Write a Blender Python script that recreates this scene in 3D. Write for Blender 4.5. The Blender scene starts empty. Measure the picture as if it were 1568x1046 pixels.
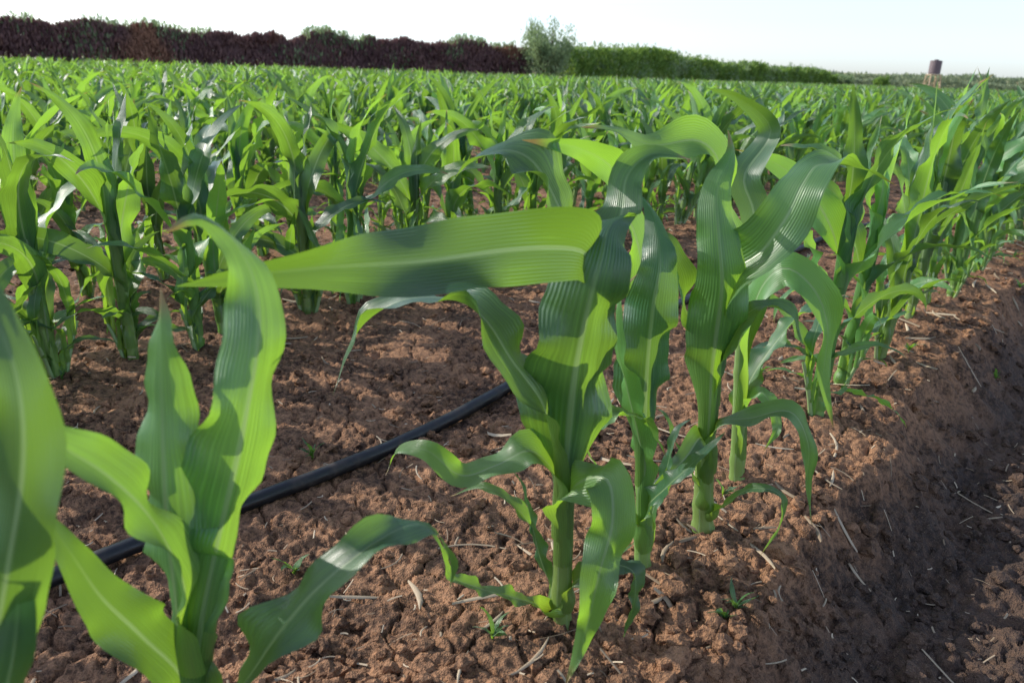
import bpy, math, random
import numpy as np
from mathutils import Vector, Matrix, noise as mn
rad=math.radians
scene=bpy.context.scene
# ---------------- camera
cam=bpy.data.cameras.new('camera'); camo=bpy.data.objects.new('camera',cam)
scene.collection.objects.link(camo); scene.camera=camo
cam.lens=27; cam.sensor_width=36; cam.clip_end=6000; cam.clip_start=0.02
camo.matrix_world=Matrix.Translation((0,0,.75))@Matrix.Rotation(rad(90-19.35),4,'X')@Matrix.Rotation(rad(2.0),4,'Z')
cam.dof.use_dof=True; cam.dof.focus_distance=1.5; cam.dof.aperture_fstop=6.5
# ---------------- rows: s = metres along the crop rows, t = metres across them
RD=(0.63,0.7766); RN=(-0.7766,0.63)
def st(s,t): return (s*RD[0]+t*RN[0], s*RD[1]+t*RN[1])
# ---------------- numpy noise
def _h(ix,iy,seed):
    n=(ix.astype(np.int64)*374761393+iy.astype(np.int64)*668265263+seed*2147483647)&0xffffffff
    n=((n^(n>>13))*1274126177)&0xffffffff
    n=(n^(n>>16))&0xffffffff
    return n/4294967295.0
def vnoise(x,y,seed=0):
    ix=np.floor(x);iy=np.floor(y);fx=x-ix;fy=y-iy
    fx=fx*fx*(3-2*fx);fy=fy*fy*(3-2*fy)
    a=_h(ix,iy,seed);b=_h(ix+1,iy,seed);c=_h(ix,iy+1,seed);d=_h(ix+1,iy+1,seed)
    return (a*(1-fx)+b*fx)*(1-fy)+(c*(1-fx)+d*fx)*fy*1.0-0.5
def fbm(x,y,o=4,seed=0):
    r=0;a=1
    for i in range(o):
        r=r+a*vnoise(x*2**i+i*17.3,y*2**i-i*9.1,seed+i); a*=.5
    return r
def worley(x,y,seed=0):
    ix=np.floor(x);iy=np.floor(y)
    f1=np.full(x.shape,9.0);f2=np.full(x.shape,9.0);idv=np.zeros(x.shape)
    for i in (-1,0,1):
        for j in (-1,0,1):
            cx=ix+i;cy=iy+j
            px=cx+_h(cx,cy,seed);py=cy+_h(cx,cy,seed+7)
            d=np.hypot(px-x,py-y); r=_h(cx,cy,seed+13)
            m=d<f1
            f2=np.where(m,f1,np.minimum(f2,d)); idv=np.where(m,r,idv); f1=np.where(m,d,f1)
    return f1,f2,idv
def sm(x): x=np.clip(x,0,1); return x*x*(3-2*x)
def ground_h(x,y):
    x=np.asarray(x,float);y=np.asarray(y,float)
    t=x*RN[0]+y*RN[1]; s=x*RD[0]+y*RD[1]; r=np.hypot(x,y)
    e=.325+.05*vnoise(s*3,t*0+3,5)+.05*vnoise(s*9,t*4,6)+.035*vnoise(s*28,t*20,7)
    z=-.15*np.clip((e-t)/.16,0,1)**.85
    z=z+.016*fbm(x*9,y*9,3,77)*sm((.42-t)/.2)
    ph=np.mod(t-2.325+1.1,2.2)-1.1
    z=z-np.where(t>1.5,.07*sm(1-np.abs(ph)/.24),0)
    z=z+.02*sm(1-np.abs(t-.5)/.25)*(t>.2)
    near=sm((14-r)/10)
    z=z+.03*fbm(x*2.2,y*2.2,3,11)*sm((60-r)/50)
    wx=x+.018*fbm(x*26,y*26,3,21); wy=y+.018*fbm(x*26+5,y*26,3,22)
    m=sm(.4+1.8*fbm(x*3,y*3,2,31)+.8*sm(1-np.abs(t-.25)/.25)); 
    f1,f2,i1=worley(wx*14,wy*14,1)
    crack=sm((f2-f1)/.09)
    z=z-near*.013*(1-crack)*(1-m*.8)
    f1,f2,i2=worley(wx*36,wy*36,2)
    z=z+near*.034*np.clip(i2-.5,0,1)*np.clip(1.15-f1*1.3,0,1)*(.2+.8*m)
    w2x=x+.005*fbm(x*90,y*90,2,24); w2y=y+.005*fbm(x*90+5,y*90,2,25)
    f1,f2,i3=worley(w2x*85,w2y*85,3)
    z=z+near*sm((5-r)/3)*.016*np.clip(i3-.35,0,1)*np.clip(1.1-f1*1.2,0,1)*(.4+.6*m)
    z=z+near*.010*fbm(x*60,y*60,3,41)
    z=z+9*sm((r-170)/650)*1.0
    return z
def gz(x,y): return float(ground_h(np.array([x]),np.array([y]))[0])
# ---------------- node helper
def mat(name):
    m=bpy.data.materials.new(name); m.use_nodes=True; nt=m.node_tree; nt.nodes.clear()
    out=nt.nodes.new('ShaderNodeOutputMaterial'); return m,nt,out
class NT:
    def __init__(s,nt): s.nt=nt
    def n(s,t,**k):
        nd=s.nt.nodes.new(t)
        for a,b in k.items(): setattr(nd,a,b)
        return nd
    def l(s,a,b): s.nt.links.new(a,b)
    def math(s,op,a,b=None,c=None,clamp=False):
        nd=s.n('ShaderNodeMath',operation=op,use_clamp=clamp)
        for i,v in enumerate((a,b,c)):
            if v is None: continue
            if isinstance(v,(int,float)): nd.inputs[i].default_value=v
            else: s.l(v,nd.inputs[i])
        return nd.outputs[0]
    def mix(s,f,a,b,blend='MIX'):
        nd=s.n('ShaderNodeMix',data_type='RGBA',blend_type=blend)
        for i,v in ((0,f),(6,a),(7,b)):
            if isinstance(v,(int,float)): nd.inputs[i].default_value=v
            elif isinstance(v,tuple): nd.inputs[i].default_value=(*v,1)
            else: s.l(v,nd.inputs[i])
        return nd.outputs[2]
    def mr(s,v,a,b,c=0,d=1):
        nd=s.n('ShaderNodeMapRange',interpolation_type='SMOOTHSTEP'); s.l(v,nd.inputs[0])
        for i,q in enumerate((a,b,c,d)): nd.inputs[i+1].default_value=q
        return nd.outputs[0]
    def noise(s,vec,scale,detail=3,rough=.55):
        nd=s.n('ShaderNodeTexNoise'); nd.inputs['Scale'].default_value=scale; nd.inputs['Detail'].default_value=detail; nd.inputs['Roughness'].default_value=rough
        if vec is not None: s.l(vec,nd.inputs['Vector'])
        return nd.outputs['Fac']
def leaf_material(name,dark,light,trans,tf=.42):
    m,nt,out=mat(name); g=NT(nt)
    at=g.n('ShaderNodeAttribute',attribute_name='lf'); sp=g.n('ShaderNodeSeparateXYZ'); g.l(at.outputs['Vector'],sp.inputs[0])
    X,S,R=sp.outputs
    oi=g.n('ShaderNodeObjectInfo')
    cv=g.n('ShaderNodeCombineXYZ'); g.l(g.math('MULTIPLY',X,11),cv.inputs[0]); g.l(g.math('MULTIPLY',S,1.3),cv.inputs[1]); g.l(g.math('MULTIPLY',R,37),cv.inputs[2])
    stripe=g.noise(cv.outputs[0],1.6,2,.7)
    vein=g.math('SINE',g.math('MULTIPLY',X,62))
    tc=g.n('ShaderNodeTexCoord')
    blot=g.noise(tc.outputs['Object'],13,1)
    f=g.math('ADD',g.math('MULTIPLY',stripe,.55),g.math('MULTIPLY',blot,.45))
    f=g.math('ADD',f,g.math('MULTIPLY',g.math('SUBTRACT',R,.5),.5))
    f=g.mr(f,.28,.75)
    col=g.mix(f,dark,light)
    young=g.mr(S,.0,.4,.6,0)
    col=g.mix(young,col,(.22,.36,.06))
    hs=g.n('ShaderNodeHueSaturation'); g.l(col,hs.inputs['Color'])
    g.l(g.math('ADD',g.math('MULTIPLY',oi.outputs['Random'],.035),.485),hs.inputs['Hue']); g.l(g.math('ADD',g.math('MULTIPLY',oi.outputs['Random'],.4),.85),hs.inputs['Value'])
    col=hs.outputs[0]
    rib=g.math('MULTIPLY',g.mr(g.math('ABSOLUTE',X),.02,.10,1,0),g.mr(S,.5,.98,.7,0))
    col=g.mix(rib,col,(.30,.42,.20))
    dry=g.math('MULTIPLY',g.mr(g.math('ADD',S,g.math('MULTIPLY',blot,.08)),.97,1.03),g.mr(R,.35,.5))
    col=g.mix(dry,col,(.36,.24,.09))
    pr=g.n('ShaderNodeBsdfPrincipled'); g.l(col,pr.inputs['Base Color'])
    g.l(g.mr(stripe,.3,.7,.32,.5),pr.inputs['Roughness']); pr.inputs['IOR'].default_value=1.5
    pr.inputs['Specular IOR Level'].default_value=1.0
    tr=g.n('ShaderNodeBsdfTranslucent')
    tcol=g.mix(f,tuple(c*.5 for c in trans),trans)
    tcol=g.mix(young,tcol,(.62,.86,.06))
    tcol=g.mix(rib,tcol,(.36,.5,.16)); tcol=g.mix(dry,tcol,(.3,.18,.05))
    tcol=g.mix(g.math('MULTIPLY',g.math('ADD',vein,1),.14),tcol,tuple(c*.45 for c in trans))
    g.l(tcol,tr.inputs['Color'])
    bm=g.n('ShaderNodeBump'); bm.inputs['Strength'].default_value=.45; bm.inputs['Distance'].default_value=.0012
    hgt=g.math('ADD',g.math('MULTIPLY',vein,.5),g.math('MULTIPLY',rib,-1.2))
    g.l(hgt,bm.inputs['Height']); g.l(bm.outputs[0],pr.inputs['Normal'])
    mx=g.n('ShaderNodeMixShader'); mx.inputs[0].default_value=tf
    g.l(pr.outputs[0],mx.inputs[1]); g.l(tr.outputs[0],mx.inputs[2]); g.l(mx.outputs[0],out.inputs[0])
    return m
MLEAF=leaf_material('corn_leaf',(.024,.098,.052),(.095,.235,.075),(.42,.76,.05),tf=.40)
MSTEM=leaf_material('corn_stem',(.20,.33,.10),(.30,.44,.17),(.4,.6,.12),tf=.15)
# ---------------- mesh accum
class Acc:
    def __init__(s): s.v=[];s.f=[];s.a=[];s.mi=[];s.n=0
    def grid(s,P,A,mi=0,closed=False):
        r,c=P.shape[:2]
        idx=np.arange(r*c).reshape(r,c)+s.n
        if closed: idx=np.concatenate([idx,idx[:,:1]],1)
        q=np.stack([idx[:-1,:-1],idx[:-1,1:],idx[1:,1:],idx[1:,:-1]],-1).reshape(-1,4)
        s.v.append(P.reshape(-1,3)); s.a.append(A.reshape(-1,3)); s.f.append(q); s.mi.append(np.full(len(q),mi)); s.n+=r*c
    def mesh(s,name,mats,smooth=True):
        V=np.concatenate(s.v);F=np.concatenate(s.f);me=bpy.data.meshes.new(name)
        k=F.shape[1]
        me.vertices.add(len(V)); me.vertices.foreach_set('co',V.astype(np.float32).ravel())
        me.loops.add(F.size); me.loops.foreach_set('vertex_index',F.astype(np.int32).ravel())
        me.polygons.add(len(F)); me.polygons.foreach_set('loop_start',(np.arange(len(F))*k).astype(np.int32))
        me.polygons.foreach_set('material_index',np.concatenate(s.mi).astype(np.int32))
        me.polygons.foreach_set('use_smooth',np.full(len(F),smooth))
        if s.a:
            at=me.attributes.new('lf','FLOAT_VECTOR','POINT'); at.data.foreach_set('vector',np.concatenate(s.a).astype(np.float32).ravel())
        for m in mats: me.materials.append(m)
        me.update(); me.validate(); return me
def link(name,me,parent=None):
    o=bpy.data.objects.new(name,me); scene.collection.objects.link(o)
    if parent: o.parent=parent
    return o
def catmull(P,n):
    P=[np.array(p,float) for p in P]; P=[2*P[0]-P[1]]+P+[2*P[-1]-P[-2]]
    tot=len(P)-3
    fine=[]
    for i in range(tot):
        for k in range(12):
            t=k/12; p0,p1,p2,p3=P[i:i+4]
            fine.append(.5*((2*p1)+(-p0+p2)*t+(2*p0-5*p1+4*p2-p3)*t*t+(-p0+3*p1-3*p2+p3)*t**3))
    fine.append(P[-2]); fine=np.array(fine)
    d=np.concatenate([[0],np.cumsum(np.linalg.norm(np.diff(fine,axis=0),axis=1))]); 
    q=np.linspace(0,d[-1],n)
    return np.stack([np.interp(q,d,fine[:,k]) for k in range(3)],1)
def leaf(acc,pts,hw,rng,roll=(0,0),wrapf=.12,wrap=2.3,cup=.45,wave=.35,nw=5,out=None,n=34,m=11,sheath_r=.013,smooth=True,peak=.38,base=.5,mi=0):
    C=catmull(pts,n) if smooth else np.array(pts)
    n=len(C)
    T=np.gradient(C,axis=0); T/=np.linalg.norm(T,axis=1)[:,None]+1e-9
    if out is None: out=C[min(n-1,int(n*.6))]-C[0]
    o=np.array([out[0],out[1],0.]); o/=np.linalg.norm(o)+1e-9
    S=np.cross(o,[0,0,1.]); 
    s=np.linspace(0,1,n); x=np.linspace(-1,1,m)
    P=np.zeros((n,m,3)); 
    ph=rng.random(4)*6.28
    for i in range(n):
        S=S-T[i]*np.dot(S,T[i]); S/=np.linalg.norm(S)+1e-9
        a=rad(roll[0]+(roll[1]-roll[0])*s[i]) * min(1,s[i]/max(wrapf*1.5,.05))
        a+=.2*math.sin(s[i]*9+ph[0])*min(1,s[i]*3)
        Sr=S*math.cos(a)+np.cross(T[i],S)*math.sin(a); N=np.cross(Sr,T[i])
        w=float(sm((s[i]-wrapf*.6)/(wrapf*1.2))) if wrapf>0 else 1.
        pk=float(base+(1-base)*sm((s[i])/peak)); 
        if s[i]>peak: pk*=max(0,1-((s[i]-peak)/(1-peak))**1.8)
        h=hw*pk*w+sheath_r*wrap*(1-w)
        h*=1+.06*math.sin(s[i]*17+ph[2])
        h=max(h,.0004)
        cc=wrap*(1-w)+(cup*(1-.5*s[i]))*w
        r=h/cc; an=x*cc
        off=np.outer(r*np.sin(an),Sr)+np.outer(r*(1-np.cos(an)),N)
        off+=np.outer(-.35*w*h*cup*(1-np.abs(x))**3*.3,N)
        wv=wave*h*w*np.abs(x)**1.6*np.where(x<0,math.sin(s[i]*nw*6.28+ph[1])+.5*math.sin(s[i]*nw*12.1+ph[3]),math.sin(s[i]*nw*5.7+ph[2])+.5*math.sin(s[i]*nw*13.3+ph[0]))
        off+=np.outer(wv,N)
        ctr=C[i]-N*sheath_r*(1-w)
        P[i]=ctr+off
    A=np.zeros((n,m,3)); A[...,0]=x[None]; A[...,1]=s[:,None]; A[...,2]=rng.random()
    acc.grid(P,A,mi)
def stem(acc,pts,r0,r1,rng,n=26,m=12):
    C=catmull(pts,n); T=np.gradient(C,axis=0)
    a=np.linspace(0,2*np.pi,m,endpoint=False); P=np.zeros((n,m,3)); s=np.linspace(0,1,n)
    for i in range(n):
        t=T[i]/np.linalg.norm(T[i]); e1=np.cross(t,[0,1,0]); e1/=np.linalg.norm(e1); e2=np.cross(t,e1)
        r=r0+(r1-r0)*s[i]
        if i==0:r*=1.25
        if i%6==3: r*=1.13
        P[i]=C[i]+r*(np.outer(np.cos(a),e1)+np.outer(np.sin(a),e2)*.9)
    A=np.zeros((n,m,3)); A[...,0]=np.sin(a*3)[None]*.8; A[...,1]=.05+.2*s[:,None]; A[...,2]=.5
    acc.grid(P,A,1,closed=True)
def arc_leaf(acc,base,az,L,hw,phi0,phi1,rng,sheath,n,m,bend=1.6,**k):
    pts=[];p=np.array(base,float); tot=sheath+L; ds=tot/(n-1); a=az; da=rng.normal()*.6
    for i in range(n):
        pts.append(p.copy()); d=i*ds
        if d<sheath: ph=rad(2)
        else:
            q=(d-sheath)/L; ph=rad(phi0)*min(1,q*6+.2)+rad(phi1-phi0)*q**bend
            a+=da*ds/L
        p=p+ds*np.array([math.sin(ph)*math.cos(a),math.sin(ph)*math.sin(a),math.cos(ph)])
    leaf(acc,pts,hw,rng,out=(math.cos(az),math.sin(az)),wrapf=sheath/tot,n=n,m=m,smooth=False,**k)
def gen_plant(acc,base,seed,n=22,m=7,scale=1.,az=None,tillers=2,upr=0,hg=.30):
    rng=np.random.default_rng(seed); b=np.array(base,float)
    az=rng.random()*6.28 if az is None else az
    hgt=hg*scale
    lean=rng.normal(size=2)*.02
    top=b+np.array([lean[0],lean[1],hgt])
    stem(acc,[b-[0,0,.02],b+(top-b)*.5+rng.normal(size=3)*.004,top],.0135*scale,.007*scale,rng,n=max(8,n//2),m=8)
    NL=9
    for i in range(NL):
        q=i/(NL-1)
        z=(.01+.24*q)*hg/.3; pos=b+(top-b)*(z*scale/hgt)
        a=az+math.pi*(i%2)+rng.normal()*.35
        Lf=[.20,.27,.34,.40,.43,.42,.37,.30,.2][i]*scale*rng.uniform(.85,1.15)
        hw=[.013,.019,.026,.031,.034,.035,.032,.027,.02][i]*scale*rng.uniform(.85,1.12)
        sh=[.02,.04,.07,.09,.11,.13,.14,.15,.15][i]*scale
        ph0=[55,45,36,30,26,20,14,9,5][i]+rng.normal()*6-upr*.3
        ph1=[155,150,145,135,125,112,98,80,40][i]+rng.normal()*25-upr
        arc_leaf(acc,pos,a,Lf,hw,max(3,ph0),max(10,ph1),rng,sh,n,m,bend=rng.uniform(.8,2.0)+upr*.02,roll=(rng.normal()*15,rng.normal()*60),wrap=2.4,
            cup=rng.uniform(.3,.8),wave=rng.uniform(.2,.6),nw=rng.uniform(2.5,5),sheath_r=(.0145-.003*q)*scale)
    for k in range(tillers):
        ta=rng.random()*6.28; d=np.array([math.cos(ta),math.sin(ta)])
        tb=b+np.array([d[0]*.015,d[1]*.015,0])*scale; tt_=tb+np.array([d[0]*.05,d[1]*.05,.13])*scale
        stem(acc,[tb-[0,0,.02],(tb+tt_)/2,tt_],.006*scale,.004*scale,rng,n=6,m=6)
        for i in range(4):
            pos=tb+(tt_-tb)*i/4; sg=ta+ (i%2)*math.pi+rng.normal()*.6
            arc_leaf(acc,pos,sg,[.14,.2,.24,.2][i]*scale*rng.uniform(.8,1.2),[.010,.014,.017,.015][i]*scale,[50,35,22,8][i],[140,125,105,60][i]+rng.normal()*20,rng,.05*scale,max(10,n*2//3),5,bend=rng.uniform(.8,2),roll=(0,rng.normal()*50),wrap=2.2,cup=.6,wave=.4,nw=3,sheath_r=.007*scale)
# ---------------- ground sheet (polar, one sheet to the horizon)
ang=np.concatenate([np.linspace(-180,-52,40,endpoint=False),np.linspace(-52,52,640,endpoint=False),np.linspace(52,180,40)])
rr=[.02,.08,.16,.24,.30]
while rr[-1]<7: rr.append(rr[-1]*1.0054+.0002)
while rr[-1]<40: rr.append(rr[-1]*1.03)
while rr[-1]<3500: rr.append(rr[-1]*1.09)
rr=np.array(rr); A_,R_=np.meshgrid(np.radians(ang),rr)
GX=R_*np.sin(A_); GY=R_*np.cos(A_); GZ=ground_h(GX,GY)
acc=Acc(); acc.grid(np.stack([GX,GY,GZ],-1),np.zeros(GX.shape+(3,)))
m,nt,out=mat('soil'); g=NT(nt); geo=g.n('ShaderNodeNewGeometry'); P=geo.outputs['Position']
sp=g.n('ShaderNodeSeparateXYZ'); g.l(P,sp.inputs[0])
tt=g.math('ADD',g.math('MULTIPLY',sp.outputs[0],RN[0]),g.math('MULTIPLY',sp.outputs[1],RN[1]))
n1=g.noise(P,5,2,.6); n2=g.noise(P,70,3,.75); n3=g.noise(P,420,1,.6)
f=g.math('ADD',g.math('MULTIPLY',n1,.4),g.math('MULTIPLY',n2,.6))
col=g.mix(g.mr(f,.36,.62),(.058,.032,.021),(.39,.205,.110))
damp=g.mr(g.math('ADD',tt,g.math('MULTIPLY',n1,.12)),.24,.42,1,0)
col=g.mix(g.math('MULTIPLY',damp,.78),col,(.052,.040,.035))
col=g.mix(g.mr(n3,.60,.75,0,.4),col,(.42,.28,.17))
far=g.n('ShaderNodeVectorMath',operation='LENGTH'); g.l(P,far.inputs[0])
fn=g.noise(P,.012,2,.6); fcol=g.mix(g.mr(fn,.42,.58),(.17,.21,.07),(.40,.36,.17))
col=g.mix(g.mr(far.outputs['Value'],112,122),col,fcol)
pr=g.n('ShaderNodeBsdfPrincipled'); g.l(col,pr.inputs['Base Color']); pr.inputs['Roughness'].default_value=.9; pr.inputs['Specular IOR Level'].default_value=.25
hh=g.math('ADD',g.math('MULTIPLY',n2,1.6),g.math('MULTIPLY',n3,.5))
bm=g.n('ShaderNodeBump'); bm.inputs['Strength'].default_value=1; bm.inputs['Distance'].default_value=.007; g.l(hh,bm.inputs['Height']); g.l(bm.outputs[0],pr.inputs['Normal'])
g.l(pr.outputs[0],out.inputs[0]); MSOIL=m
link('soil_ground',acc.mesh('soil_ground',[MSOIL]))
# ---------------- clods
def ico(sub):
    import bmesh
    b=bmesh.new(); bmesh.ops.create_icosphere(b,subdivisions=sub,radius=1); V=np.array([v.co[:] for v in b.verts]);F=np.array([[v.index for v in f.verts] for f in b.faces]); b.free(); return V,F
rng=np.random.default_rng(4)
acc=Acc(); bases={}
for sub in (1,2):
    V0,F0=ico(sub); bases[sub]=([],F0)
    for k in range(14):
        W=V0.copy(); 
        for i,v in enumerate(W):
            q=mn.noise(Vector(v*1.3)+Vector((k*9,0,0)))*.7+mn.noise(Vector(v*3)+Vector((k*5,3,0)))*.4
            W[i]=v*(1+q)
        bases[sub][0].append(W*np.array([1,.8,.65]))
N=26000
a=np.radians(rng.uniform(-48,50,N)); r=.35+6*rng.random(N)**1.7; xs=r*np.sin(a);ys=r*np.cos(a)
tv=xs*RN[0]+ys*RN[1]; keep=(rng.random(N)<np.where(np.abs(tv-.25)<.2,1,.6)*np.clip(.6+2*vnoise(xs*4,ys*4,91),.15,1)); xs=xs[keep];ys=ys[keep];tv=tv[keep]
zs=ground_h(xs,ys)
for x,y,z,t in zip(xs,ys,zs,tv):
    sc=.0025+.008*rng.random()**3+(.019*rng.random()**5 if t<.45 else .013*rng.random()**4)
    c,s_=math.cos(rng.random()*6.28),math.sin(rng.random()*6.28); nn=math.hypot(c,s_); c/=nn;s_/=nn
    B,F0=bases[2 if sc>.0055 else 1]
    W=B[rng.integers(14)]*sc; W=np.stack([W[:,0]*c-W[:,1]*s_,W[:,0]*s_+W[:,1]*c,W[:,2]],1)+[x,y,z+sc*.25]
    acc.v.append(W);acc.f.append(F0+acc.n);acc.mi.append(np.zeros(len(F0)));acc.n+=len(W)
link('soil_clods',acc.mesh('soil_clods',[MSOIL],False))
# ---------------- straw and dry leaf scraps
m,nt,out=mat('straw'); g=NT(nt); oi=g.n('ShaderNodeNewGeometry'); pr=g.n('ShaderNodeBsdfPrincipled')
g.l(g.mix(oi.outputs['Random Per Island'],(.18,.12,.07),(.60,.48,.33)),pr.inputs['Base Color']); pr.inputs['Roughness'].default_value=.75; g.l(pr.outputs[0],out.inputs[0]); MSTRAW=m
acc=Acc(); N=3000; K=260
a=np.radians(rng.uniform(-48,50,N)); r=.4+7*rng.random(N)**1.6; x=r*np.sin(a);y=r*np.cos(a)
s_r=rng.uniform(.2,5,K); t_r=np.where(rng.random(K)<.7,.55,1.9)+rng.normal(size=K)*.17
x[:K]=s_r*RD[0]+t_r*RN[0]; y[:K]=s_r*RD[1]+t_r*RN[1]
L=.003+.014*rng.random(N)**2+np.where(rng.random(N)<.08,.06*rng.random(N),0); W_=.0006+.0016*rng.random(N)*np.where(L>.03,1.3,.8)
L[:K]=rng.uniform(.012,.05,K); W_[:K]=rng.uniform(.0015,.0055,K)
th=rng.random(N)*6.28; cv=rng.normal(size=N)*.2*L; q=np.linspace(-1,1,5)
PX=x[:,None]+np.cos(th)[:,None]*L[:,None]*q-np.sin(th)[:,None]*cv[:,None]*q*q
PY=y[:,None]+np.sin(th)[:,None]*L[:,None]*q+np.cos(th)[:,None]*cv[:,None]*q*q
PZ=ground_h(PX,PY); sl_=(PZ[:,-1]-PZ[:,0])/2; lin=PZ.mean(1)[:,None]+sl_[:,None]*q
PZ=lin+.0035+np.maximum(0,(PZ-lin).max(1))[:,None]*.75+q*(rng.normal(size=N)*.15*L)[:,None]
for i in range(N):
    P=np.zeros((5,3,3)); tp=np.array([.3,.9,1,.8,.15]) if i<K else 1
    for j in range(3):
        P[:,j,0]=PX[i]-math.sin(th[i])*(j-1)*W_[i]*tp; P[:,j,1]=PY[i]+math.cos(th[i])*(j-1)*W_[i]*tp; P[:,j,2]=PZ[i]+(W_[i]*.8 if j==1 else 0)
    acc.grid(P,np.zeros((5,3,3)))
link('straw_debris',acc.mesh('straw_debris',[MSTRAW]))
# ---------------- small weeds on the bed
acc=Acc()
for i in range(46):
    t=rng.choice([.5,.55,1.9,1.2,.8])+rng.normal()*.12; s=rng.uniform(.2,4.5); x,y=st(s,t); z=gz(x,y)
    for k in range(rng.integers(4,10)):
        arc_leaf(acc,(x,y,z-.003),rng.random()*6.28,rng.uniform(.015,.06),rng.uniform(.0015,.006),rng.uniform(5,60),rng.uniform(60,120),rng,.004,8,3,wrap=1.,cup=.4,wave=.3,sheath_r=.001)
link('weeds',acc.mesh('weeds',[MLEAF]))
# ---------------- drip pipe
m,nt,out=mat('black_polyethylene'); g=NT(nt); pr=g.n('ShaderNodeBsdfPrincipled'); tc=g.n('ShaderNodeTexCoord')
nz=g.noise(tc.outputs['Object'],25,4); g.l(g.mix(g.mr(nz,.5,.75),(.008,.009,.011),(.05,.037,.03)),pr.inputs['Base Color']); g.l(g.mr(nz,.3,.7,.32,.6),pr.inputs['Roughness']); g.l(pr.outputs[0],out.inputs[0]); MPIPE=m
def pipe(tfun,s0,s1,name):
    acc=Acc(); ss=np.arange(s0,s1,.03); C=[]
    for s in ss:
        x,y=st(s,tfun(s)); C.append((x,y))
    C=np.array(C); z=ground_h(C[:,0],C[:,1]); k=np.ones(15)/15; zp=np.pad(z,7,mode='edge'); zs=np.convolve(zp,k,'valid')+.014
    P=np.zeros((len(ss),14,3)); a=np.linspace(0,2*np.pi,14,endpoint=False)
    for i in range(len(ss)):
        P[i,:,0]=C[i,0]+.0145*np.cos(a)*RN[0]; P[i,:,1]=C[i,1]+.0145*np.cos(a)*RN[1]; P[i,:,2]=zs[i]+.0145*np.sin(a)
    acc.grid(P,np.zeros(P.shape),closed=True); link(name,acc.mesh(name,[MPIPE]))
pipe(lambda s:1.155-.06*math.sin(s*1.4)+.012*math.sin(s*5),-.8,18,'drip_irrigation_pipe')
# ---------------- individually modelled plants (leaf spines in world millimetres)
def parse(t): return [tuple(float(c)/1000 for c in p.split(',')) for p in t.split()]
def hero(name,stempts,r0,r1,leaves,seed):
    rng=np.random.default_rng(seed); acc=Acc()
    stem(acc,parse(stempts),r0,r1,rng)
    for pts,hw,k in leaves:
        leaf(acc,parse(pts),hw,rng,n=48,m=15,**k)
    return link(name,acc.mesh(name,[MLEAF,MSTEM]))
hero('corn_plant','85,909,0 80,909,151 76,910,271 81,920,397 86,930,473',.0145,.009,[
 ('81,905,111 78,905,235 76,900,323 78,885,410 88,875,490 99,880,544 114,920,580 153,980,582',.066,dict(roll=(0,0),wrapf=.22,out=(0.1,-1),cup=1.0,wave=.28,peak=.45)),
 ('84,920,361 86,930,447 91,920,510 90,890,542 68,860,562 1,800,573 -89,740,571 -180,690,573 -254,660,568 -292,640,565',.042,dict(roll=(-22,-34),wrapf=.15,out=(-1,-.3),cup=.6,wave=.6,nw=2.2,peak=.48,base=.12)),
 ('82,930,393 85,950,484 74,970,548 49,1000,600 18,1020,643 -21,1030,654 -63,1020,636 -86,1000,612',.050,dict(roll=(20,10),wrapf=.15,out=(-.5,.6),cup=.5,wave=.4,nw=3)),
 ('75,905,194 72,900,276 45,885,356 2,880,418 -35,900,465 -79,930,479 -148,950,467 -207,960,417 -241,960,327',.040,dict(roll=(-20,-50),wrapf=.18,out=(-1,-.2),cup=.6,wave=.4,nw=4,peak=.34)),
 ('81,905,111 79,900,208 95,870,260 124,840,278 130,810,237 116,790,176 103,780,96 82,770,23',.03,dict(roll=(10,30),wrapf=.12,out=(.8,-.6),cup=.5,wave=.7,nw=4)),
 ('76,905,153 69,900,237 31,890,289 -15,880,272 -60,875,258 -103,880,289 -144,900,277 -163,910,234',.021,dict(roll=(0,-50),wrapf=.15,out=(-1,0),cup=.5,wave=.5,nw=3)),
 ('85,905,35 69,900,38 17,870,76 -31,850,105 -68,830,139 -83,830,187 -103,840,208',.013,dict(roll=(0,-30),wrapf=.1,out=(-1,-.3),cup=.5,wave=.4)),
 ('87,905,35 99,900,83 139,880,126 173,870,125 177,860,85 166,855,30',.019,dict(roll=(0,30),wrapf=.1,out=(1,-.3),cup=.5,wave=.4)),
 ('84,920,12 64,930,71 38,940,139 9,950,175 -34,960,193 -81,970,170',.014,dict(roll=(0,-20),wrapf=.1,out=(-1,.1),cup=.7,wave=.3)),
 ('82,920,206 91,940,266 137,980,298 191,1000,290 230,1000,229',.022,dict(roll=(0,30),wrapf=.15,out=(1,.2),cup=.7,wave=.3)),
 ('83,915,27 53,920,100 37,930,156 22,940,207 7,950,227',.014,dict(roll=(0,0),wrapf=.1,out=(-.6,-.5),cup=.8,wave=.3)),
 ('82,930,393 89,950,484 109,970,549 135,1000,578 144,1030,625 179,1050,653 232,1050,647',.035,dict(roll=(20,30),wrapf=.15,out=(.5,.3),cup=.6,wave=.4,nw=3)),
],1)
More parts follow.
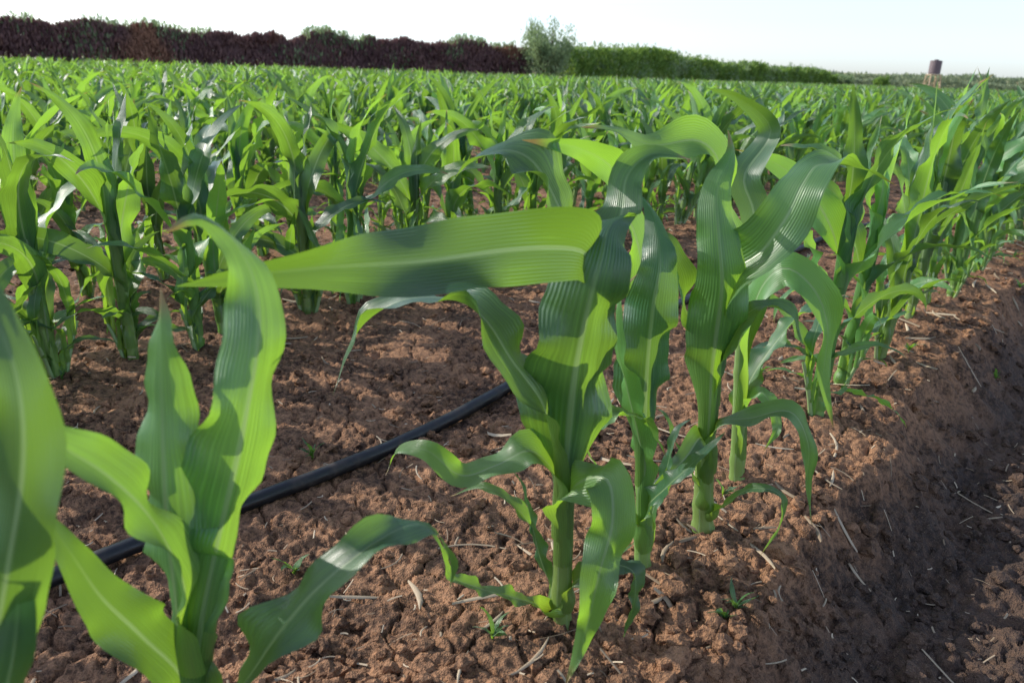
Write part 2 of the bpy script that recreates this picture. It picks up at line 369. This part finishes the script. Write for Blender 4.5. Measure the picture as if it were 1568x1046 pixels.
hero('corn_plant','-282,530,11 -281,540,126 -281,555,214 -275,570,293 -272,580,334',.0125,.008,[
 ('-283,550,162 -283,555,248 -284,560,341 -285,565,415 -287,580,480 -286,590,534 -287,600,575',.046,dict(roll=(0,0),wrapf=.2,out=(-.3,-1),cup=1.0,wave=.25)),
 ('-276,560,244 -258,560,322 -238,565,398 -221,575,467 -209,590,531 -214,610,575 -233,620,611 -254,610,631 -275,590,622',.038,dict(roll=(-10,30),wrapf=.18,out=(.3,-.8),cup=1.3,wave=.45,nw=3.5)),
 ('-274,550,238 -268,540,330 -275,520,406 -293,500,457 -315,480,494 -336,460,532 -353,440,549',.026,dict(roll=(-20,-20),wrapf=.15,out=(-1,-.4),cup=.6,wave=.4,nw=3)),
 ('-283,550,138 -281,545,223 -305,530,286 -322,510,341 -333,500,388 -348,500,419 -362,500,427',.027,dict(roll=(-40,-60),wrapf=.15,out=(-1,-.3),cup=.5,wave=.4,nw=3)),
 ('-284,540,68 -262,540,166 -216,540,250 -175,550,309 -133,570,344 -91,600,359 -67,620,344 -52,630,301 -53,640,263',.027,dict(roll=(30,40),wrapf=.14,out=(1,-.1),cup=.5,wave=.55,nw=4)),
 ('-280,560,206 -270,570,286 -264,600,342 -260,630,379 -256,650,437',.024,dict(roll=(0,0),wrapf=.25,out=(.5,.8),cup=.9,wave=.3)),
],2)
hero('corn_plant','-420,355,-10 -395,365,90 -359,380,232 -343,400,357 -332,410,426',.012,.008,[
 ('-361,400,268 -328,395,377 -302,395,457 -286,400,518 -286,410,568 -307,430,605 -334,450,631 -372,460,640',.025,dict(roll=(0,10),wrapf=.15,out=(.2,-1),cup=1.1,wave=.45,nw=3)),
 ('-363,380,167 -328,380,321 -309,390,392 -305,400,434 -322,410,456 -342,400,466',.018,dict(roll=(0,10),wrapf=.15,out=(.5,-1),cup=.7,wave=.25,nw=3)),
],3)
hero('corn_plant','343,1160,10 332,1160,148 324,1160,268 322,1160,412',.018,.011,[
 ('332,1160,148 318,1140,276 312,1120,371 307,1100,460 295,1110,536 293,1140,597 318,1180,646 314,1200,677',.048,dict(wrapf=.2,out=(0,-1),cup=1.1,wave=.25)),
 ('332,1160,245 321,1150,383 324,1120,475 357,1100,516 383,1090,571 404,1100,620 441,1140,640 536,1200,625 592,1220,602',.043,dict(roll=(40,50),wrapf=.17,out=(1,-.3),cup=.5,wave=.4,nw=3)),
 ('329,1160,313 329,1180,439 327,1200,549 311,1200,624 272,1200,661 200,1180,654 137,1150,675 87,1120,679',.038,dict(roll=(-20,-50),wrapf=.15,out=(-1,.1),cup=.5,wave=.4,nw=3)),
 ('341,1160,124 336,1140,219 385,1120,242 438,1100,264 471,1090,214 478,1085,147 496,1080,73',.018,dict(roll=(0,40),wrapf=.14,out=(1,-.3),cup=.5,wave=.4,nw=3)),
 ('345,1160,35 362,1130,73 395,1100,126 437,1080,127 440,1070,83 412,1060,25',.008,dict(roll=(0,30),wrapf=.1,out=(1,-.3),cup=.6,wave=.3)),
 ('338,1160,99 318,1140,194 284,1100,178 240,1070,146 203,1050,128',.02,dict(roll=(0,-40),wrapf=.14,out=(-1,-.4),cup=.5,wave=.3,nw=3)),
 ('342,1160,48 319,1140,109 285,1150,164 261,1170,214 244,1200,223',.017,dict(wrapf=.14,out=(-1,.1),cup=.7,wave=.3,nw=3)),
 ('332,1160,221 318,1160,313 271,1160,410 245,1170,481 212,1180,529 158,1170,559 137,1150,609',.034,dict(roll=(0,-30),wrapf=.16,out=(-1,0),cup=.6,wave=.4,nw=3)),
 ('332,1160,197 329,1150,295 339,1130,380 370,1120,426 421,1120,418 449,1120,366',.028,dict(roll=(0,30),wrapf=.16,out=(1,-.1),cup=.6,wave=.4,nw=3)),
],4)
hero('corn_plant','222,1050,5 211,1050,157 199,1050,289 194,1050,411',.013,.009,[
 ('210,1050,157 199,1040,272 194,1030,359 193,1020,450 198,1030,512 190,1070,568 164,1100,598',.045,dict(wrapf=.2,out=(.1,-1),cup=1.0,wave=.3)),
 ('206,1050,202 201,1060,316 196,1080,422 181,1100,514 148,1110,587 130,1100,629 74,1050,658 4,1020,667',.038,dict(roll=(-10,-50),wrapf=.17,out=(-.8,.4),cup=.6,wave=.4,nw=3)),
 ('218,1050,87 204,1040,207 164,1000,340 143,990,410 144,1000,472 167,1020,495',.025,dict(wrapf=.18,out=(-.8,-.5),cup=.8,wave=.3)),
 ('221,1050,51 216,1040,117 235,1000,181 267,980,236 304,980,282',.019,dict(roll=(10,40),wrapf=.15,out=(1,-.4),cup=.6,wave=.3)),
 ('222,1050,39 204,1040,93 163,1020,138 121,1000,225 101,1000,245',.015,dict(wrapf=.15,out=(-1,-.2),cup=.6,wave=.3)),
 ('224,1060,32 234,1070,99 250,1080,165 261,1090,228 287,1100,247',.014,dict(wrapf=.15,out=(.6,.4),cup=.7,wave=.3)),
],5)
hero('corn_plant','451,1340,5 440,1340,127 425,1340,273 422,1340,386',.015,.01,[
 ('439,1340,141 425,1320,281 423,1290,400 450,1260,455 497,1240,428 529,1230,364 534,1220,274 560,1210,188',.034,dict(roll=(20,40),wrapf=.16,out=(1,-.4),cup=.5,wave=.4,nw=3)),
 ('439,1340,141 428,1350,296 432,1370,415 433,1400,518 411,1420,585 457,1450,664 385,1430,719 318,1400,734',.036,dict(roll=(0,-40),wrapf=.2,out=(-.2,.8),cup=.7,wave=.3,nw=3)),
 ('450,1340,58 439,1330,146 458,1300,213 486,1270,162 466,1260,114',.018,dict(wrapf=.16,out=(1,-.2),cup=.6,wave=.4)),
 ('448,1340,72 445,1350,191 498,1370,291 561,1400,349 644,1430,369',.026,dict(wrapf=.16,out=(1,.3),cup=.6,wave=.4)),
],6)
# rest of row 1 and first plants of row 2
def single(s,t,seed,scale,az=None,upr=0,hg=.3,til=3):
    x,y=st(s,t); acc=Acc(); gen_plant(acc,(0,0,0),seed,n=30,m=11,scale=scale,az=az,tillers=til,upr=upr,hg=hg)
    o=link('corn_plant',acc.mesh('corn_plant',[MLEAF,MSTEM])); o.location=(x,y,gz(x,y)-.004)
rr_=random.Random(3)
s=1.74
while s<4.2:
    single(s,.50+rr_.uniform(-.04,.04),100+int(s*100),rr_.uniform(.98,1.1),upr=rr_.uniform(5,40),hg=.36,til=1); s+=rr_.uniform(.18,.28)
for s,t in ((-.06,1.92),(.10,1.99),(.27,1.98),(.49,1.93),(.66,1.99),(.83,1.95),(1.0,1.92),(1.11,1.98),(1.4,1.97),(1.58,1.97),(1.81,1.94),(2.05,1.98),(2.3,1.95)):
    single(s,t,int(500+s*77),rr_.uniform(.92,1.08),upr=12)
# ---------------- field
vc=bpy.data.collections.new('corn_plant_variants')
NV=14
for i in range(NV):
    acc=Acc(); gen_plant(acc,(0,0,0),900+i,n=16,m=5,tillers=1+i%2,upr=(0,12,25)[i%3])
    o=bpy.data.objects.new('corn_variant_%02d'%i,acc.mesh('corn_variant_%02d'%i,[MLEAF,MSTEM])); vc.objects.link(o)
def hedgeY(x):
    return 53+ (x-.6)*(14/30.6) if x<1.8 else 55+(x-3)*(58/40.6)
def instancer(name,pts,rot,scl,idx,coll):
    me=bpy.data.meshes.new(name); me.vertices.add(len(pts)); me.vertices.foreach_set('co',np.array(pts,np.float32).ravel())
    a=me.attributes.new('irot','FLOAT_VECTOR','POINT'); a.data.foreach_set('vector',np.array(rot,np.float32).ravel())
    a=me.attributes.new('iscl','FLOAT','POINT'); a.data.foreach_set('value',np.array(scl,np.float32))
    a=me.attributes.new('iidx','INT','POINT'); a.data.foreach_set('value',np.array(idx,np.int32))
    o=link(name,me); ng=bpy.data.node_groups.new(name+'_nodes','GeometryNodeTree')
    ng.interface.new_socket('Geometry',in_out='INPUT',socket_type='NodeSocketGeometry'); ng.interface.new_socket('Geometry',in_out='OUTPUT',socket_type='NodeSocketGeometry')
    gi=ng.nodes.new('NodeGroupInput');go=ng.nodes.new('NodeGroupOutput'); ci=ng.nodes.new('GeometryNodeCollectionInfo'); ci.inputs['Collection'].default_value=coll
    ci.inputs['Separate Children'].default_value=True; ci.inputs['Reset Children'].default_value=True
    ip=ng.nodes.new('GeometryNodeInstanceOnPoints'); ip.inputs['Pick Instance'].default_value=True
    def na(nm,ty):
        q=ng.nodes.new('GeometryNodeInputNamedAttribute'); q.data_type=ty; q.inputs[0].default_value=nm; return q.outputs['Attribute']
    ng.links.new(gi.outputs[0],ip.inputs['Points']); ng.links.new(ci.outputs[0],ip.inputs['Instance'])
    ng.links.new(na('iidx','INT'),ip.inputs['Instance Index']); ng.links.new(na('irot','FLOAT_VECTOR'),ip.inputs['Rotation']); ng.links.new(na('iscl','FLOAT'),ip.inputs['Scale'])
    ng.links.new(ip.outputs[0],go.inputs[0]); md=o.modifiers.new('field','NODES'); md.node_group=ng; return o
pts=[];rot=[];scl=[];idx=[]
rng=np.random.default_rng(8)
rows=[.5,1.95]; 
for k in range(1,70): rows+= [.5+2.2*k,1.95+2.2*k]
for t in rows:
    s=-60 if t>3 else -3
    while s<150:
        s+=rng.uniform(.11,.20)
        x,y=st(s,t+rng.normal()*.04); r=math.hypot(x,y)
        if y<.25 or r>118: continue
        az=math.degrees(math.atan2(x,y))
        if az<-46 or az>42: 
            if not (r<6 and abs(az)<80): continue
        if y>hedgeY(x)-1.2 and x<45: continue
        if t<1 and s<4.25: continue
        if 1.9<t<2 and -.15<s<2.4: continue
        if rng.random()>min(1,10/r): continue
        pts.append((x,y,0));rot.append((rng.normal()*.1,rng.normal()*.1,rng.random()*6.28)); sc=rng.uniform(.78,1.15)
        if t<1: sc*=1.1
        scl.append(sc);idx.append(int(rng.integers(NV)))
pts=np.array(pts); pts[:,2]=ground_h(pts[:,0],pts[:,1])-.004
instancer('corn_field',pts,rot,scl,idx,vc)
# ---------------- hedges / trees
def foliage_mat(name,c1,c2,tcol,tf=.3,accent=None):
    m,nt,out=mat(name); g=NT(nt); ge=g.n('ShaderNodeNewGeometry'); pr=g.n('ShaderNodeBsdfPrincipled')
    nz=g.noise(ge.outputs['Position'],.55,2,.65)
    f=g.mr(g.math('ADD',g.math('MULTIPLY',ge.outputs['Random Per Island'],.5),g.math('MULTIPLY',nz,.7)),.35,.85)
    col=g.mix(f,c1,c2)
    if accent:
        n2=g.noise(ge.outputs['Position'],.33,1,.5); col=g.mix(g.mr(n2,.55,.66,0,.75),col,accent)
    g.l(col,pr.inputs['Base Color']); pr.inputs['Roughness'].default_value=.8; pr.inputs['Specular IOR Level'].default_value=.1
    tr=g.n('ShaderNodeBsdfTranslucent'); tr.inputs[0].default_value=(*tcol,1); mx=g.n('ShaderNodeMixShader'); mx.inputs[0].default_value=tf
    g.l(pr.outputs[0],mx.inputs[1]);g.l(tr.outputs[0],mx.inputs[2]);g.l(mx.outputs[0],out.inputs[0]); return m
MBROWN=foliage_mat('dry_hedge_foliage',(.13,.075,.078),(.23,.13,.115),(.18,.08,.07),.2,(.38,.20,.12))
MGREEN=foliage_mat('green_hedge_foliage',(.08,.16,.04),(.20,.30,.08),(.34,.5,.08),.3)
MOLIVE=foliage_mat('willow_foliage',(.16,.23,.12),(.30,.38,.2),(.36,.48,.2),.35)
MHAZE=foliage_mat('distant_foliage',(.17,.22,.13),(.30,.33,.20),(.3,.36,.2),.3)  # treeline foliage, paler: distance haze is mixed into its colours
MBARK=foliage_mat('bark',(.06,.045,.03),(.12,.09,.06),(.1,.1,.1),0)
def cards(acc,C,L,W,rng,up=.8,mi=0):
    n=len(C); d=rng.normal(size=(n,3)); d[:,2]=np.abs(d[:,2])+up*2; d/=np.linalg.norm(d,axis=1)[:,None]
    e=np.cross(d,rng.normal(size=(n,3))); e/=np.linalg.norm(e,axis=1)[:,None]
    L=L[:,None];W=W[:,None]
    P=np.stack([C-e*W*.4,C+d*L*.5-e*W+0*d,C+d*L,C+d*L*.5+e*W],1)
    acc.v.append(P.reshape(-1,3)); acc.f.append((np.arange(n*4)+acc.n).reshape(n,4)); acc.mi.append(np.full(n,mi)); acc.n+=4*n
def hedge(name,A,B,hf,n,mats,up,size,depth=1.0,asp=.22,shoots=0,zp=.75,mixg=None):
    acc=Acc(); A=np.array(A);B=np.array(B); Ln=np.linalg.norm(B-A); D=(B-A)/Ln; Nn=np.array([-D[1],D[0]])
    q=rng.random(n)*Ln; hh=hf(q); zz=rng.random(n)**zp
    wid=depth*(1-.35*zz)*(.7+.9*(vnoise(q*.9,zz*3,61)+.5)*.8)
    sd=np.sign(rng.normal(size=n))*rng.random(n)**.4
    C=np.zeros((n,3)); C[:,:2]=A+np.outer(q,D)+(sd*wid)[:,None]*Nn; C[:,2]=zz*hh-.1
    cards(acc,C,size*rng.uniform(.6,1.5,n),size*asp*rng.uniform(.7,1.4,n),rng,up)
    if mixg:
        sel=(vnoise(q*.5,zz*2.,123)+.25*rng.normal(size=n))>mixg; acc.mi[0][sel]=1
    if shoots:
        q=rng.random(shoots)*Ln; hh=hf(q)
        for a,h in zip(q,hh):
            if vnoise(np.array([a*.35]),np.array([7.]),88)[0]<-.1: continue
            k=rng.integers(4,10); b=A+D*a+Nn*rng.normal()*depth*.4; C=np.zeros((k,3)); C[:,:2]=b+rng.normal(size=(k,2))*.06; C[:,2]=h-.25+rng.random(k)*.5
            cards(acc,C,size*rng.uniform(.6,1.3,k),size*.13*np.ones(k),rng,1.8,1)
    link(name,acc.mesh(name,mats,False))
hedge('dry_brown_hedge',(-50,31),(.4,53),lambda q:2.05+.3*vnoise(q*.45,q*0,3)+.3*np.abs(np.sin(q*1.1+2*vnoise(q*.3,q*0,14)))+.3*vnoise(q*2.2,q*0,4),100000,[MBROWN,MOLIVE],2.0,.27,asp=.17,shoots=1100,zp=.6,mixg=.42)
hedge('green_hedge',(2.4,54.5),(42,111),lambda q:2.75-.6*sm(q/45)+.7*vnoise(q*.3,q*0,5)+.5*vnoise(q*1.1,q*0,6)-.5*sm((q-50)/18),64000,[MGREEN,MOLIVE],.35,.28,depth=1.3,shoots=260,mixg=.3)
hedge('distant_treeline',(66,190),(260,230),lambda q:1.4+2.0*vnoise(q*.06,q*0,7)+1.0*vnoise(q*.25,q*0,8),16000,[MHAZE,MOLIVE],.1,.8,depth=4)
hedge('distant_treeline',(80,330),(520,360),lambda q:2.6+2*vnoise(q*.03,q*0,9)+1.5*vnoise(q*.1,q*0,10),16000,[MHAZE,MOLIVE],.1,1.4,depth=6)
bpy.data.objects['distant_treeline.001'].location.z=1.2
def tree(name,x,y,h,w,n,mats,size,seed,trunk=.12):
    rg=np.random.default_rng(seed); acc=Acc(); tips=[]
    def limb(p,d,L,r,lev):
        q=[p]; 
        for i in range(4):
            d=d+rg.normal(size=3)*.12; d/=np.linalg.norm(d); p=p+d*L/4; q.append(p)
        C=np.array(q); a=np.linspace(0,6.28,6,endpoint=False); P=np.zeros((5,6,3))
        for i in range(5):
            rr2=r*(1-.15*i); P[i]=C[i]+np.stack([np.cos(a)*rr2,np.sin(a)*rr2,0*a],1)
        acc.grid(P,np.zeros(P.shape),1,True)
        if lev==0: tips.append(C)
        else:
            for k in range(4):
                dd=d*1.0+np.array([rg.normal()*w,rg.normal()*w,.4]); dd/=np.linalg.norm(dd)
                limb(C[2+k%3],dd,L*.72,r*.5,lev-1)
    for k in range(9):
        an=k*.7+rg.random(); dd=np.array([math.cos(an)*w*.95,math.sin(an)*w*.95,1.]); dd/=np.linalg.norm(dd); limb(np.array([math.cos(an)*.3,math.sin(an)*.3,0.]),dd,h*rg.uniform(.32,.44),trunk*.5,2)
    acc.a=[]
    T=np.concatenate(tips); C=T[rg.integers(len(T),size=n)]+rg.normal(size=(n,3))*h*.035
    k=n//4; C[:k]=np.stack([rg.normal(size=k)*h*.16,rg.normal(size=k)*h*.16,rg.random(k)*h*.5],1)
    C[:,2]=np.clip(C[:,2],.1,99)
    cards(acc,C,size*rg.uniform(.6,1.4,n),size*.17*rg.uniform(.7,1.3,n),rg,.5,0)
    o=link(name,acc.mesh(name,mats,False)); o.location=(x,y,0); return o
tree('willow_shrub_tree',1.5,51.5,4.2,.47,9000,[MOLIVE,MBARK],.2,5)
tree('bush',43,108,1.9,.6,3000,[MOLIVE,MBARK],.3,5)
tree('bush',60,136,2.2,.7,2500,[MGREEN,MBARK],.4,6)
# ---------------- water tank stand
import bmesh
m,nt,out=mat('rusty_tank'); g=NT(nt); pr=g.n('ShaderNodeBsdfPrincipled'); tc=g.n('ShaderNodeTexCoord'); g.l(g.mix(g.noise(tc.outputs['Object'],4,4),(.08,.06,.065),(.2,.15,.15)),pr.inputs['Base Color']); pr.inputs['Roughness'].default_value=.6; g.l(pr.outputs[0],out.inputs[0]); MT=m
m,nt,out=mat('timber_legs'); g=NT(nt); pr=g.n('ShaderNodeBsdfPrincipled'); tc=g.n('ShaderNodeTexCoord'); g.l(g.mix(g.noise(tc.outputs['Object'],6,4),(.4,.28,.15),(.6,.45,.26)),pr.inputs['Base Color']); g.l(pr.outputs[0],out.inputs[0]); ML=m
tw=bpy.data.objects.new('water_tank_tower',None); scene.collection.objects.link(tw)
def beam(nm,a,b,r,mt):
    a=Vector(a);b=Vector(b); bm_=bmesh.new(); bmesh.ops.create_cone(bm_,cap_ends=True,segments=8,radius1=r,radius2=r,depth=(b-a).length)
    me=bpy.data.meshes.new(nm); bm_.to_mesh(me); bm_.free(); me.materials.append(mt); o=link(nm,me,tw); o.location=(a+b)/2; o.rotation_euler=(b-a).to_track_quat('Z','Y').to_euler()
for i,(sx,sy) in enumerate(((-1,-1),(1,-1),(1,1),(-1,1))):
    beam('leg_%d'%i,(sx*.6,sy*.6,-.3),(sx*.42,sy*.42,1.75),.06,ML)
for i,(a,b) in enumerate((((-1,-1),(1,-1)),((1,-1),(1,1)),((1,1),(-1,1)),((-1,1),(-1,-1)))):
    beam('brace_low_%d'%i,(a[0]*.53,a[1]*.53,.6),(b[0]*.53,b[1]*.53,.6),.03,ML); beam('brace_top_%d'%i,(a[0]*.43,a[1]*.43,1.7),(b[0]*.43,b[1]*.43,1.7),.04,ML)
    beam('brace_diag_%d'%i,(a[0]*.53,a[1]*.53,.6),(b[0]*.44,b[1]*.44,1.6),.025,ML)
bm_=bmesh.new(); bmesh.ops.create_cone(bm_,cap_ends=True,segments=28,radius1=.5,radius2=.5,depth=1.15)
bmesh.ops.bevel(bm_,geom=[e for e in bm_.edges if abs(e.verts[0].co.z-e.verts[1].co.z)<1e-4],offset=.05,segments=2,affect='EDGES')
me=bpy.data.meshes.new('tank'); bm_.to_mesh(me); bm_.free(); me.materials.append(MT); o=link('tank',me,tw); o.location=(0,0,2.34)
beam('tank_lid',(0,0,2.9),(0,0,3.0),.2,MT)
tw.location=(37.3,74,0)
# ---------------- sky / sun
EL=29; AZ=-67
w=bpy.data.worlds.new('World'); scene.world=w; w.use_nodes=True; nt=w.node_tree; nt.nodes.clear()
sk=nt.nodes.new('ShaderNodeTexSky'); sk.sky_type='NISHITA'; sk.sun_disc=False; sk.sun_elevation=rad(EL); sk.sun_rotation=rad(AZ); sk.dust_density=.8; sk.air_density=1.0; sk.ozone_density=3.0
hs=nt.nodes.new('ShaderNodeHueSaturation'); hs.inputs['Saturation'].default_value=.6; hs.inputs['Value'].default_value=1.7
bg=nt.nodes.new('ShaderNodeBackground'); bg.inputs[1].default_value=.15; ow=nt.nodes.new('ShaderNodeOutputWorld')
tn=nt.nodes.new('ShaderNodeMix'); tn.data_type='RGBA'; tn.blend_type='MULTIPLY'; tn.inputs[0].default_value=1; tn.inputs[7].default_value=(.93,.99,1.12,1)
nt.links.new(sk.outputs[0],hs.inputs['Color']); nt.links.new(hs.outputs[0],tn.inputs[6]); nt.links.new(tn.outputs[2],bg.inputs[0]); nt.links.new(bg.outputs[0],ow.inputs[0])
sl=bpy.data.lights.new('sun','SUN'); sl.energy=5; sl.angle=rad(.5); sl.color=(1,.94,.83); so=bpy.data.objects.new('sun',sl); scene.collection.objects.link(so)
sd=Vector((math.sin(rad(AZ))*math.cos(rad(EL)),math.cos(rad(AZ))*math.cos(rad(EL)),math.sin(rad(EL))))
so.rotation_euler=(-sd).to_track_quat('-Z','Y').to_euler()
scene.view_settings.view_transform='Standard'; scene.view_settings.look='None'; scene.view_settings.exposure=0
